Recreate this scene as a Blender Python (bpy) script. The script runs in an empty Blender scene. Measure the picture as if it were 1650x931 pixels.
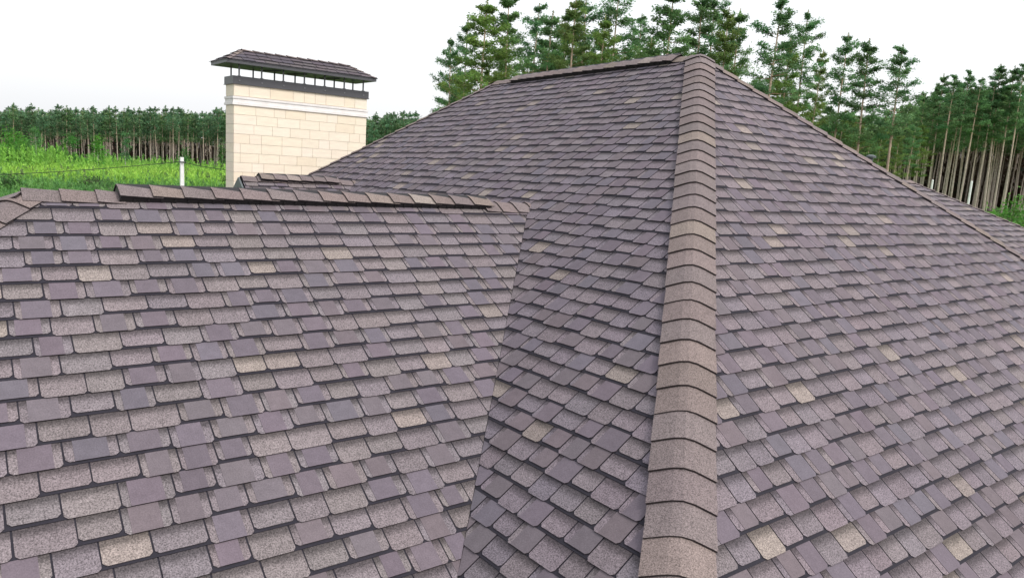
import bpy, math, random
import numpy as np

SC = bpy.context.scene
COL = SC.collection
R = math.radians

# ------------------------------------------------------------------ camera
FPX = 1189.29                      # focal length in pixels of a 1650 px wide frame
YAW, PITCH, ROLL = -0.654906, 0.165425, -0.065396
CAM = np.array([-8.0418, 9.6574, -1.9164])      # metres; origin = near peak of the main roof, z up


def cam_axes():
    f = np.array([math.cos(YAW) * math.cos(PITCH), math.sin(YAW) * math.cos(PITCH), -math.sin(PITCH)])
    r = np.cross(f, [0, 0, 1.0]); r /= np.linalg.norm(r)
    d = np.cross(f, r)
    c, s = math.cos(ROLL), math.sin(ROLL)
    return c * r + s * d, -s * r + c * d, f


RX, DN, FW = cam_axes()
cd = bpy.data.cameras.new('camera')
cam = bpy.data.objects.new('camera', cd)
COL.objects.link(cam)
from mathutils import Matrix, Vector
m = Matrix.Identity(4)
for i in range(3):
    m[i][0] = RX[i]; m[i][1] = -DN[i]; m[i][2] = -FW[i]; m[i][3] = CAM[i]
cam.matrix_world = m
cd.sensor_width = 36.0
cd.lens = FPX / 1650 * 36
cd.clip_start = 0.05
cd.clip_end = 5000
SC.camera = cam

# ------------------------------------------------------------------ light (bright overcast)
SUN_AZ = math.atan2(-0.35, -1.0)   # the side the soft light comes from (world azimuth)
SUN_EL = R(48)
w = bpy.data.worlds.new('World'); SC.world = w; w.use_nodes = True
nt = w.node_tree; bg = nt.nodes['Background']
sky = nt.nodes.new('ShaderNodeTexSky'); sky.sky_type = 'NISHITA'; sky.sun_disc = False
sky.sun_elevation = SUN_EL; sky.sun_rotation = math.pi / 2 - SUN_AZ
sky.air_density = 1.6; sky.dust_density = 6.0; sky.ozone_density = 1.0
bw = nt.nodes.new('ShaderNodeRGBToBW')
flat = nt.nodes.new('ShaderNodeMix'); flat.data_type = 'FLOAT'
flat.inputs[0].default_value = 0.62; flat.inputs[3].default_value = 9.5
cmb = nt.nodes.new('ShaderNodeCombineColor')
for a, k in ((0, 0.985), (1, 1.0), (2, 1.03)):
    mm = nt.nodes.new('ShaderNodeMath'); mm.operation = 'MULTIPLY'; mm.inputs[1].default_value = k
    nt.links.new(flat.outputs[0], mm.inputs[0]); nt.links.new(mm.outputs[0], cmb.inputs[a])
mx = nt.nodes.new('ShaderNodeMix'); mx.data_type = 'RGBA'; mx.inputs[0].default_value = 0.82
nt.links.new(sky.outputs[0], bw.inputs[0]); nt.links.new(bw.outputs[0], flat.inputs[2])
nt.links.new(sky.outputs[0], mx.inputs[6]); nt.links.new(cmb.outputs[0], mx.inputs[7])
nt.links.new(mx.outputs[2], bg.inputs[0])
bg.inputs[1].default_value = 0.13
sd = bpy.data.lights.new('sun', 'SUN'); sd.energy = 1.35; sd.angle = R(14); sd.color = (1.0, 0.95, 0.88)
so = bpy.data.objects.new('sun', sd); COL.objects.link(so)
sv = Vector((math.cos(SUN_AZ) * math.cos(SUN_EL), math.sin(SUN_AZ) * math.cos(SUN_EL), math.sin(SUN_EL)))
so.rotation_euler = sv.to_track_quat('Z', 'Y').to_euler()
so.location = (-20, 0, 30)

SC.view_settings.view_transform = 'Standard'; SC.view_settings.look = 'None'
SC.view_settings.exposure = 0.5; SC.view_settings.gamma = 1.0
SC.view_settings.use_curve_mapping = False
SC.render.engine = 'CYCLES'
SC.cycles.max_bounces = 5; SC.cycles.transparent_max_bounces = 4
SC.cycles.use_denoising = True

# ------------------------------------------------------------------ helpers


def tag(o, label=None, cat=None, group=None, kind=None):
    if label: o['label'] = label
    if cat: o['category'] = cat
    if group: o['group'] = group
    if kind: o['kind'] = kind
    return o


def empty(name, loc=(0, 0, 0), **k):
    o = bpy.data.objects.new(name, None); COL.objects.link(o); o.location = loc
    o.empty_display_size = 0.2
    return tag(o, **k)


class MB:
    """collects polygons with a colour per face and a number per vertex"""

    def __init__(s):
        s.V = []; s.F = []; s.C = []; s.B = []; s.n = 0

    def poly(s, pts, col=(.5, .5, .5, 1), bd=None):
        k = len(pts); s.V.extend([tuple(p) for p in pts]); s.F.append(tuple(range(s.n, s.n + k)))
        s.C.append(col); s.B.extend(bd if bd is not None else [1.0] * k); s.n += k

    def mesh(s, V, F, col=(.5, .5, .5, 1), bd=None):
        s.V.extend([tuple(p) for p in V]); s.F.extend([tuple(i + s.n for i in f) for f in F])
        if isinstance(col, list): s.C.extend(col)
        else: s.C.extend([col] * len(F))
        s.B.extend(bd if bd is not None else [1.0] * len(V)); s.n += len(V)

    def box(s, c, size, axes=None, col=(.5, .5, .5, 1)):
        ax = axes if axes is not None else np.eye(3)
        c = np.array(c, float); V = []
        for dx in (-1, 1):
            for dy in (-1, 1):
                for dz in (-1, 1):
                    V.append(c + ax[0] * dx * size[0] / 2 + ax[1] * dy * size[1] / 2 + ax[2] * dz * size[2] / 2)
        s.mesh(V, [(0, 1, 3, 2), (4, 6, 7, 5), (0, 4, 5, 1), (2, 3, 7, 6), (0, 2, 6, 4), (1, 5, 7, 3)], col)

    def tube(s, pts, rad, n=6, col=(.5, .5, .5, 1), cap=True):
        pts = [np.array(p, float) for p in pts]
        if not hasattr(rad, '__len__'): rad = [rad] * len(pts)
        V = []; F = []
        for i, p in enumerate(pts):
            d = pts[min(i + 1, len(pts) - 1)] - pts[max(i - 1, 0)]; d /= np.linalg.norm(d) + 1e-9
            u = np.cross(d, [0.3, 0.1, 1.0] if abs(d[2]) < .9 else [1.0, 0.2, 0]); u /= np.linalg.norm(u); v = np.cross(d, u)
            for k in range(n):
                a = 2 * math.pi * k / n
                V.append(p + rad[i] * (u * math.cos(a) + v * math.sin(a)))
        for i in range(len(pts) - 1):
            for k in range(n):
                F.append((i * n + k, i * n + (k + 1) % n, (i + 1) * n + (k + 1) % n, (i + 1) * n + k))
        if cap:
            F.append(tuple(range(n))[::-1]); F.append(tuple((len(pts) - 1) * n + k for k in range(n)))
        s.mesh(V, F, col)

    def data(s, name, mat):
        me = bpy.data.meshes.new(name); me.from_pydata(s.V, [], s.F); me.materials.append(mat)
        if s.F:
            a = me.attributes.new('tint', 'FLOAT_COLOR', 'FACE')
            a.data.foreach_set('color', np.array(s.C, dtype=np.float32).ravel())
            b = me.attributes.new('bd', 'FLOAT', 'POINT'); b.data.foreach_set('value', np.array(s.B, dtype=np.float32))
        return me

    def build(s, name, mat, parent=None):
        o = bpy.data.objects.new(name, s.data(name, mat)); COL.objects.link(o)
        if parent is not None: o.parent = parent; o.location = -Vector(world_loc(parent))
        return o


def world_loc(o):
    v = Vector(o.location)
    while o.parent is not None:
        o = o.parent; v += Vector(o.location)
    return v


def raydir(px, py):
    """horizontal-unit direction seen at a point of the photograph"""
    d = RX * (px - 825) / FPX + DN * (py - 465) / FPX + FW
    return d / math.hypot(d[0], d[1])


def at(px, py, dist):
    return CAM + raydir(px, py) * dist


# ------------------------------------------------------------------ materials
def newmat(name):
    mt = bpy.data.materials.new(name); mt.use_nodes = True
    t = mt.node_tree; b = t.nodes['Principled BSDF']
    return mt, t, b


def N(t, typ, **kw):
    n = t.nodes.new(typ)
    for k, v in kw.items():
        if isinstance(k, str) and hasattr(n, k): setattr(n, k, v)
    return n


def math_(t, op, a, b=None, c=None, clamp=False):
    n = t.nodes.new('ShaderNodeMath'); n.operation = op; n.use_clamp = clamp
    for i, v in enumerate((a, b, c)):
        if v is None: continue
        if isinstance(v, (int, float)): n.inputs[i].default_value = v
        else: t.links.new(v, n.inputs[i])
    return n.outputs[0]


def noise(t, vec, scale, detail=2.0, rough=.5):
    n = t.nodes.new('ShaderNodeTexNoise'); n.inputs['Scale'].default_value = scale
    n.inputs['Detail'].default_value = detail; n.inputs['Roughness'].default_value = rough
    t.links.new(vec, n.inputs['Vector']); return n.outputs[0]


def mapr(t, v, a, b, c, d, smooth=False):
    n = t.nodes.new('ShaderNodeMapRange'); n.inputs[1].default_value = a; n.inputs[2].default_value = b
    n.inputs[3].default_value = c; n.inputs[4].default_value = d
    if smooth: n.interpolation_type = 'SMOOTHSTEP'
    t.links.new(v, n.inputs[0]); return n.outputs[0]


def vscale(t, col, fac):
    n = t.nodes.new('ShaderNodeVectorMath'); n.operation = 'SCALE'
    t.links.new(col, n.inputs[0]); t.links.new(fac, n.inputs['Scale']); return n.outputs[0]


def mat_shingle():
    mt, t, b = newmat('mineral_shingle')
    co = t.nodes.new('ShaderNodeTexCoord').outputs['Object']
    at_ = t.nodes.new('ShaderNodeAttribute'); at_.attribute_name = 'tint'
    ab = t.nodes.new('ShaderNodeAttribute'); ab.attribute_name = 'bd'
    g = at_.outputs['Alpha']
    n1 = noise(t, co, 100, 3.0, .7)
    n2 = noise(t, co, 14, 3)
    n3 = noise(t, co, 1.3, 3)
    coarse = mapr(t, n1, .32, .68, .36, 1.70)
    fine = mapr(t, n1, .3, .7, .83, 1.17)
    # coarse - fine mixed by grain
    mxx = t.nodes.new('ShaderNodeMix'); mxx.data_type = 'FLOAT'
    t.links.new(g, mxx.inputs[0]); t.links.new(fine, mxx.inputs[2]); t.links.new(coarse, mxx.inputs[3])
    # printed shadow line at the head of each granule tab
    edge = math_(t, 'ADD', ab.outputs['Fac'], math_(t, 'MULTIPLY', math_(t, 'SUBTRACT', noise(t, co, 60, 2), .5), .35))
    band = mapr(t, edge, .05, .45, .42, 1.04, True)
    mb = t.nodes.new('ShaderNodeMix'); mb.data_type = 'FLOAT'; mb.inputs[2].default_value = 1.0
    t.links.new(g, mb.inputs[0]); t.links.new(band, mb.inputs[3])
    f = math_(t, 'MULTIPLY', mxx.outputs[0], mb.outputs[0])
    f = math_(t, 'MULTIPLY', f, mapr(t, n2, .3, .7, .93, 1.07))
    f = math_(t, 'MULTIPLY', f, mapr(t, n3, .3, .7, .94, 1.06))
    col = vscale(t, at_.outputs['Color'], f)
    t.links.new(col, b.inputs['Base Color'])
    b.inputs['Roughness'].default_value = .88
    b.inputs['Specular IOR Level'].default_value = .25
    bp = t.nodes.new('ShaderNodeBump'); bp.inputs['Strength'].default_value = .35; bp.inputs['Distance'].default_value = .003
    t.links.new(n1, bp.inputs['Height']); t.links.new(bp.outputs[0], b.inputs['Normal'])
    return mt


def mat_plain(name, col, rough=.6, metal=0.0, nscale=6.0, amp=.08, spec=.4):
    mt, t, b = newmat(name)
    co = t.nodes.new('ShaderNodeTexCoord').outputs['Object']
    rgb = t.nodes.new('ShaderNodeRGB'); rgb.outputs[0].default_value = (*col, 1)
    f = math_(t, 'MULTIPLY', mapr(t, noise(t, co, nscale, 4), .3, .7, 1 - amp, 1 + amp), mapr(t, noise(t, co, nscale * 9, 3), .3, .7, 1 - amp * .6, 1 + amp * .6))
    t.links.new(vscale(t, rgb.outputs[0], f), b.inputs['Base Color'])
    b.inputs['Roughness'].default_value = rough; b.inputs['Metallic'].default_value = metal
    b.inputs['Specular IOR Level'].default_value = spec
    return mt


def mat_tint(name, rough=.8, nscale=30, amp=.1, trans=0.0):
    mt, t, b = newmat(name)
    co = t.nodes.new('ShaderNodeTexCoord').outputs['Object']
    at_ = t.nodes.new('ShaderNodeAttribute'); at_.attribute_name = 'tint'
    f = mapr(t, noise(t, co, nscale, 3), .3, .7, 1 - amp, 1 + amp)
    col = vscale(t, at_.outputs['Color'], f)
    t.links.new(col, b.inputs['Base Color']); b.inputs['Roughness'].default_value = rough
    b.inputs['Specular IOR Level'].default_value = .25
    if trans > 0:
        tr = t.nodes.new('ShaderNodeBsdfTranslucent'); t.links.new(col, tr.inputs[0])
        ms = t.nodes.new('ShaderNodeMixShader'); ms.inputs[0].default_value = trans
        t.links.new(b.outputs[0], ms.inputs[1]); t.links.new(tr.outputs[0], ms.inputs[2])
        t.links.new(ms.outputs[0], t.nodes['Material Output'].inputs[0])
    return mt


def mat_stone():
    """smooth cream facing blocks: every block its own slight tone (colour per face)"""
    mt, t, b = newmat('cream_stone')
    co = t.nodes.new('ShaderNodeTexCoord').outputs['Object']
    at_ = t.nodes.new('ShaderNodeAttribute'); at_.attribute_name = 'tint'
    mp = t.nodes.new('ShaderNodeMapping'); mp.inputs['Scale'].default_value = (1, 1, 6)
    t.links.new(co, mp.inputs[0])
    f = math_(t, 'MULTIPLY', mapr(t, noise(t, mp.outputs[0], 3, 4), .3, .7, .95, 1.05), mapr(t, noise(t, co, 60, 3), .3, .7, .96, 1.04))
    t.links.new(vscale(t, at_.outputs['Color'], f), b.inputs['Base Color'])
    b.inputs['Roughness'].default_value = .8
    return mt


M = {
    'shingle': mat_shingle(),
    'stone': mat_stone(),
    'band': mat_plain('white_stone', (.74, .71, .70), .7),
    'metal': mat_plain('grey_painted_metal', (.062, .062, .072), .45, .0, 4, .08, .5),
    'metal_light': mat_plain('grey_painted_post', (.16, .16, .18), .4, .0, 4, .08, .5),
    'black': mat_plain('black_plastic', (.018, .016, .018), .6),
    'deck': mat_plain('dark_underlay', (.035, .03, .035), .9),
    'trim': mat_plain('dark_grey_trim', (.10, .115, .12), .5),
    'gable': mat_plain('grey_board', (.09, .10, .11), .7),  # plain grey board of the recessed gable triangle
    'needles': mat_tint('pine_needles', .7, 2.0, .15, .5),
    'leaves': mat_tint('young_leaves', .6, 1.5, .15, .35),
    'bark': mat_tint('pine_bark', .95, 6, .25),
    'concrete': mat_plain('pale_concrete', (.72, .73, .72), .8),
    'cable': mat_plain('black_cable', (.02, .02, .02), .6),
}


def mat_ground():
    mt, t, b = newmat('meadow')
    co = t.nodes.new('ShaderNodeTexCoord').outputs['Object']
    a = noise(t, co, .06, 5, .6); c = noise(t, co, 1.2, 5, .7)
    rp = t.nodes.new('ShaderNodeValToRGB'); e = rp.color_ramp.elements
    e[0].position = .3; e[0].color = (.07, .17, .04, 1); e[1].position = .7; e[1].color = (.17, .32, .06, 1)
    t.links.new(math_(t, 'ADD', math_(t, 'MULTIPLY', a, .6), math_(t, 'MULTIPLY', c, .4)), rp.inputs[0])
    at_ = t.nodes.new('ShaderNodeAttribute'); at_.attribute_name = 'bd'      # 1 in the open, 0 on the forest floor and on the browned ground round the house
    mxx = t.nodes.new('ShaderNodeMix'); mxx.data_type = 'RGBA'; mxx.inputs[6].default_value = (.040, .028, .018, 1)
    t.links.new(at_.outputs['Fac'], mxx.inputs[0]); t.links.new(rp.outputs[0], mxx.inputs[7])
    t.links.new(mxx.outputs[2], b.inputs['Base Color']); b.inputs['Roughness'].default_value = .95
    return mt


# ------------------------------------------------------------------ terrain
def sstep(x, a, b):
    q = min(1, max(0, (x - a) / (b - a))); return q * q * (3 - 2 * q)


def ground_z(x, y):
    dx, dy = x - CAM[0], y - CAM[1]
    r = math.hypot(dx, dy); az = math.degrees(math.atan2(dy, dx))
    # left of the view: a long meadow; right of it: a bank up to the near forest
    wR = sstep(-az, 28, 52) if -180 < az < 0 else 0.0
    if az < -110: wR *= max(0, 1 - (-az - 110) / 40)
    zl = -9.3 + 13 * min(1, max(0, (r - 235) / 260))
    zr = -9 + 5.5 * sstep(r, 25, 100) + 22 * min(1, max(0, (r - 125) / 260))
    return zl * (1 - wR) + zr * wR + .25 * math.sin(x * .11 + 1) * math.cos(y * .09) * sstep(r, 30, 60)


def forest_edge(az_deg):
    """distance at which the forest starts, seen from the roof"""
    return 217 - 125 * sstep(-az_deg, 30, 55)


def build_ground():
    g = MB(); rs = [0, 8, 16, 25, 35, 45, 55, 65, 75, 85, 92, 100, 110, 125, 140, 160, 180, 200, 212, 222, 235, 260, 300, 360, 450, 700, 1200, 2500, 4500]
    na = 180; V = []; B = []
    for r in rs:
        for k in range(na):
            a = 2 * math.pi * k / na - math.pi
            x = CAM[0] + r * math.cos(a); y = CAM[1] + r * math.sin(a)
            V.append((x, y, ground_z(x, y))); az = math.degrees(a)
            B.append(0.0 if (r < 50 or (r > forest_edge(az) + 2 and -100 < az < 20)) else 1.0)  # unseen ground by the house is turned brown to cut green bounce light
    F = []
    for i in range(len(rs) - 1):
        for k in range(na):
            k2 = (k + 1) % na
            F.append((i * na + k, (i + 1) * na + k, (i + 1) * na + k2, i * na + k2))
    g.mesh(V, F, (.5, .5, .5, 1), B)
    o = g.build('ground', mat_ground()); tag(o, kind='structure')
    for p in o.data.polygons: p.use_smooth = True


build_ground()

# ------------------------------------------------------------------ roof planes
T, TB, TA, SB = 0.7937, 0.7153, 0.6182, -0.026
L = 5.511
HH = (T - SB) / TB; GG = (T + SB) / TB
UW, ZW, VE = -0.1353, -2.4172, 9.1086
V0 = (SB * UW - ZW) / TB
EAVE = -6.0
E_ = 0.2                           # exposure of a course
rnd = random.Random(7)

SMOOTH = [(0.129, 0.104, 0.125), (0.127, 0.106, 0.129), (0.119, 0.105, 0.127), (0.131, 0.107, 0.120), (0.122, 0.102, 0.122), (0.127, 0.108, 0.122)]
GRAIN = [(0.150, 0.127, 0.138), (0.156, 0.130, 0.139), (0.145, 0.125, 0.139), (0.159, 0.134, 0.140), (0.148, 0.129, 0.138), (0.156, 0.134, 0.137)]
CREAM = [(0.212, 0.178, 0.164), (0.206, 0.172, 0.161), (0.196, 0.164, 0.156)]
BACK = (.022, .020, .028, 0.0)
SIDE = (.026, .021, .025, 0.0)


def jit(c, a=.06, r=rnd):
    k = 1 + r.uniform(-a, a)
    return tuple(max(0, v * k * (1 + r.uniform(-.01, .01))) for v in c)


def clip2(poly, hp):
    """keep the part of a 2-D polygon with al*a + be*b + ga >= 0"""
    al, be, ga = hp; out = []; n = len(poly)
    for i in range(n):
        p, q = poly[i], poly[(i + 1) % n]
        fp = al * p[0] + be * p[1] + ga; fq = al * q[0] + be * q[1] + ga
        if fp >= 0: out.append(p)
        if (fp >= 0) != (fq >= 0):
            s = fp / (fp - fq); out.append((p[0] + s * (q[0] - p[0]), p[1] + s * (q[1] - p[1])))
    return out


class Plane:
    def __init__(s, O, A, S):
        s.O = np.array(O, float); s.A = np.array(A, float); s.A /= np.linalg.norm(s.A)
        s.S = np.array(S, float); s.S -= s.A * (s.S @ s.A); s.S /= np.linalg.norm(s.S)
        n = np.cross(s.A, s.S); s.n = n if n[2] > 0 else -n

    def pt(s, a, b, h=0): return s.O + s.A * a + s.S * b + s.n * h

    def half(s, P, Nn, back=0.0):
        """half plane 'dot(N, X - P) >= 0' in plane coordinates"""
        Nn = np.array(Nn, float)
        Nn = Nn / np.linalg.norm(Nn)
        return (Nn @ s.A, Nn @ s.S, Nn @ (s.O - np.array(P, float)) - back)

    def lower(s):  # half plane above the eave
        return s.half((0, 0, EAVE), (0, 0, 1))


def slope(mb, pl, a0, a1, rows, off, clips, tabw=.265, ins=(.18, .16), exp=E_, zone=None, seed=1, cream=.035, lift=0.0, psmooth=.5, gm=(1, 1, 1)):
    r = random.Random(seed)
    up = np.cross(pl.A, pl.S)[2] > 0

    def add(poly, clp, b0, btop, hb, ht, thick, col, side):
        for c in clp:
            poly = clip2(poly, c)
            if len(poly) < 3: return
        # drop near-duplicate points
        q = [p for i, p in enumerate(poly) if abs(p[0] - poly[i - 1][0]) + abs(p[1] - poly[i - 1][1]) > 1e-5]
        if len(q) < 3: return
        ar = sum(q[i - 1][0] * q[i][1] - q[i][0] * q[i - 1][1] for i in range(len(q)))
        if abs(ar) < 2e-5: return
        if (ar > 0) != up: q = q[::-1]
        H = [lift + ht + (hb - ht) * (p[1] - btop) / (b0 - btop) for p in q]
        n = len(q)
        V = [pl.pt(p[0], p[1], h) for p, h in zip(q, H)] + [pl.pt(p[0], p[1], max(h - thick, lift)) for p, h in zip(q, H)]
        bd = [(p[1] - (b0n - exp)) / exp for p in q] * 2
        F = [tuple(range(n))] + [(i, i + n, (i + 1) % n + n, (i + 1) % n) for i in range(n)]
        mb.mesh(V, F, [col] + [side] * n, bd)

    for j in rows:
        b = (j + off) * exp; b0n = b
        clp = clips if zone is None else clips + zone(b)
        btop = b - exp - .035
        if btop < 0.05: btop = 0.05
        if b - btop < .03: continue
        wob = [r.uniform(-.003, .003)] * 1
        add([(a0, btop), (a1, btop), (a1, b - .006), (a0, b - .006)], clp, b, btop, .0115, .001, .0105, BACK, BACK)
        a = a0 - r.uniform(0, .25); last = 0; run = 0
        while a < a1:
            wd = tabw * r.choice((.86, .93, 1, 1, 1.06, 1.14)); gap = .011
            long_ = r.random() < .55
            if run >= 2: long_ = not last
            run = run + 1 if long_ == last else 1
            last = long_
            bb = b + wob[0] - (.0 if long_ else .029) + r.uniform(-.0015, .0015)
            x0, x1 = a, a + wd - gap; ch = .022
            tp = [(x0, btop), (x1, btop), (x1, bb - ch), (x1 - ch, bb), (x0 + ch, bb), (x0, bb - ch)]
            # tiny sideways skew, hand-laid
            sk = r.uniform(-.0025, .0025)
            tp = [(p[0] + sk * (p[1] - btop) / exp, p[1]) for p in tp]
            isp = r.random() < psmooth
            hj = r.uniform(0, .0015)
            gc = jit(r.choice(CREAM), .06, r) if (not isp and r.random() < cream * 2) else tuple(v * q_ for v, q_ in zip(jit(r.choice(GRAIN), .07, r), gm))
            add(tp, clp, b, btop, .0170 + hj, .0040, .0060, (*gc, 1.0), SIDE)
            if isp:
                xa = x0 + wd * ins[0] + r.uniform(-.008, .008); xb = x1 - wd * ins[1] + r.uniform(-.008, .008)
                pp = tp
                if ins[0] > .04: pp = clip2(pp, (1, 0, -xa))
                if ins[1] > .04: pp = clip2(pp, (-1, 0, xb))
                if len(pp) > 2:
                    add(pp, clp, b, btop, .0198 + hj, .0060, .0030, (*jit(r.choice(SMOOTH), .07, r), 0.0), SIDE)
            a += wd


def vplane_N(P, Q, side):
    """normal of the vertical plane through P and Q, pointing towards 'side'"""
    P, Q, side = map(lambda v: np.array(v, float), (P, Q, side))
    d = Q - P; n = np.array([d[1], -d[0], 0.0])
    return n if n @ (side - P) > 0 else -n


APEX = np.array([0, 0, 0.0]); RL = np.array([L, 0, SB * L])
s1 = -EAVE / T; HN = np.array([-s1, HH * s1, EAVE]); HR = np.array([-s1, -HH * s1, EAVE])
s2 = (SB * L - EAVE) / T; LN = np.array([L + s2, GG * s2, EAVE]); LR = np.array([L + s2, -GG * s2, EAVE])
J = np.array([UW, V0, ZW]); WE = np.array([UW, VE, ZW])
sa = (ZW - EAVE) / TA
VF = np.array([UW - sa, V0 + sa * (TA - SB) / TB, EAVE])       # foot of the front valley
VB = np.array([UW + sa, V0 + sa * (TA + SB) / TB, EAVE])       # foot of the rear valley
WF = np.array([UW - sa, VE + sa, EAVE]); WB = np.array([UW + sa, VE + sa, EAVE])

house = empty('house', (2.0, 2.0, -9.0), label='cream stone house under a mauve shingled hip roof, its chimney behind the ridge', cat='house')

pC = Plane(APEX, (0, 1, 0), (-1, 0, -T))
pB = Plane(APEX, (1, 0, SB), (0, 1, -TB))
pD = Plane(APEX, (1, 0, SB), (0, -1, -TB))
pE = Plane(RL, (0, 1, 0), (1, 0, -T))
pA = Plane(J, (0, 1, 0), (-1, 0, -TA))
pA2 = Plane(J, (0, 1, 0), (1, 0, -TA))
pW = Plane(WE, (1, 0, 0), (0, 1, -TA))

deck = MB()


def lowpoly(mb, pts, drop=.006):
    mb.poly([np.array(p, float) - [0, 0, drop] for p in pts], (.5, .5, .5, 1))


def roof_part(fn):
    mb = MB(); fn(mb)
    o = mb.build('roof_slope', M['shingle'], house); return o


# end slope on the right of the near hip
oC = roof_part(lambda mb: slope(mb, pC, -9, 9, range(0, 48), .30, [
    pC.half(APEX, vplane_N(APEX, HN, (-5, 0, 0)), .06), pC.half(APEX, vplane_N(APEX, HR, (-5, 0, 0)), .06), pC.lower()],
    tabw=.262, ins=(.03, .24), seed=11, gm=(.98, .96, 1.0)))


def fB(mb):
    nh = pB.half(APEX, vplane_N(APEX, HN, (5, 5, 0)), .06); lh = pB.half(RL, vplane_N(RL, LN, (2, 5, 0)), .06)
    vf = pB.half(J, vplane_N(J, VF, (-5, 5, 0)), .007); vb = pB.half(J, vplane_N(J, VB, (9, 5, 0)))
    bJ = (J - pB.O) @ pB.S
    n0 = int(bJ / E_ - .42)
    slope(mb, pB, -9, 14, range(0, n0 + 1), .42, [nh, lh, pB.lower()], tabw=.250, ins=(.03, .20), gm=(.96, .95, 1.01), seed=21)
    # below the wing's ridge the courses stop at its valleys
    slope(mb, pB, -9, 1, range(n0 + 1, 58), .42, [nh, vf, pB.lower()], tabw=.250, ins=(.03, .20), gm=(.96, .95, 1.01), seed=22)
    slope(mb, pB, -1, 14, range(n0 + 1, 58), .42, [lh, vb, pB.lower()], tabw=.250, ins=(.03, .20), gm=(.96, .95, 1.01), seed=23)


oB = roof_part(fB)
oD = roof_part(lambda mb: slope(mb, pD, -9, 14, range(0, 53), .42, [
    pD.half(APEX, vplane_N(APEX, HR, (5, -5, 0)), .06), pD.half(RL, vplane_N(RL, LR, (2, -5, 0)), .06), pD.lower()], tabw=.25, seed=31))
oE = roof_part(lambda mb: slope(mb, pE, -9, 9, range(0, 48), .35, [
    pE.half(RL, vplane_N(RL, LN, (12, 0, 0)), .06), pE.half(RL, vplane_N(RL, LR, (12, 0, 0)), .06), pE.lower()], tabw=.26, seed=41))
# the wing
wa1 = (WF - pA.O) @ pA.A
oA = roof_part(lambda mb: slope(mb, pA, -1, wa1, range(0, 34), .38, [
    pA.half(J, vplane_N(J, VF, (-3, 9, 0)), .007), pA.half(WE, vplane_N(WE, WF, (-3, 5, 0)), .06), pA.lower()],
    tabw=.287, ins=(.19, .15), seed=51, lift=.001, cream=.05))
oA2 = roof_part(lambda mb: slope(mb, pA2, -1, wa1, range(0, 34), .38, [
    pA2.half(J, vplane_N(J, VB, (3, 9, 0))), pA2.half(WE, vplane_N(WE, WB, (3, 5, 0)), .06), pA2.lower()], tabw=.28, seed=61, lift=.001))
oW = roof_part(lambda mb: slope(mb, pW, -6.5, 6.5, range(0, 34), .38, [
    pW.half(WE, vplane_N(WE, WF, (0, 20, 0)), .06), pW.half(WE, vplane_N(WE, WB, (0, 20, 0)), .06), pW.lower()], tabw=.28, seed=71))

# far wing on the right, at a shallower pitch
TF = 0.5
FA = CAM + (np.array([-2.41259, -2.41259, -1.76236]) - CAM) * 1.42
sf = (FA[2] - EAVE) / TF
FH = FA + sf * np.array([-1, -1.12, -TF]); FH2 = FA + sf * np.array([1, -1.12, -TF])
FR = np.array([FA[0], -2.0, FA[2]])
pF = Plane(FA, (0, 1, 0), (-1, 0, -TF)); pF2 = Plane(FA, (0, 1, 0), (1, 0, -TF)); pF3 = Plane(FA, (1, 0, 0), (0, -1, -TF / 1.12))
hipclip = pF.half(APEX, vplane_N(APEX, HR, (5, -5, 0)))
oF = roof_part(lambda mb: slope(mb, pF, -10.5, 6, range(0, 48), .3, [
    pF.half(FA, vplane_N(FA, FH, (-5, 0, 0))), hipclip, pF.lower()], tabw=.27, seed=81))
oF3 = roof_part(lambda mb: slope(mb, pF3, -9, 9, range(0, 48), .3, [
    pF3.half(FA, vplane_N(FA, FH, (FA[0], -50, 0))), pF3.half(FA, vplane_N(FA, FH2, (FA[0], -50, 0))), pF3.lower()], tabw=.27, seed=82))
oF2 = roof_part(lambda mb: slope(mb, pF2, -10.5, 6, range(0, 48), .3, [
    pF2.half(FA, vplane_N(FA, FH2, (9, 0, 0))), pF2.lower()], tabw=.27, seed=83))

# small gabled wing by the chimney
SU, SZ, SV0, SV1 = 5.70, -2.44, 3.15, 5.45
TS = .70
pS = Plane((SU, SV0, SZ), (0, 1, 0), (-1, 0, -TS)); pS2 = Plane((SU, SV0, SZ), (0, 1, 0), (1, 0, -TS))
sfoot = 2.2
gx = lambda P: None


def small_clip(pl, sgn):
    # valley with slope B: vertical plane through the ridge/B meeting point
    vb0 = (SB * SU - SZ) / TB
    P = np.array([SU, vb0, SZ]); Q = P + np.array([sgn, (TS + SB * sgn) / TB, -TS])
    return [pl.half(P, vplane_N(P, Q, (SU, 20, 0))), pl.half((SU, SV1, 0), (0, -1, 0)), pl.half((0, 0, -4.4), (0, 0, 1))]


oS = roof_part(lambda mb: slope(mb, pS, -1, SV1 - SV0 + .1, range(0, 13), .38, small_clip(pS, -1), tabw=.27, seed=91, lift=.001, cream=.0))
oS2 = roof_part(lambda mb: slope(mb, pS2, -1, SV1 - SV0 + .1, range(0, 13), .38, small_clip(pS2, 1), tabw=.27, seed=92, lift=.001))

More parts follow.
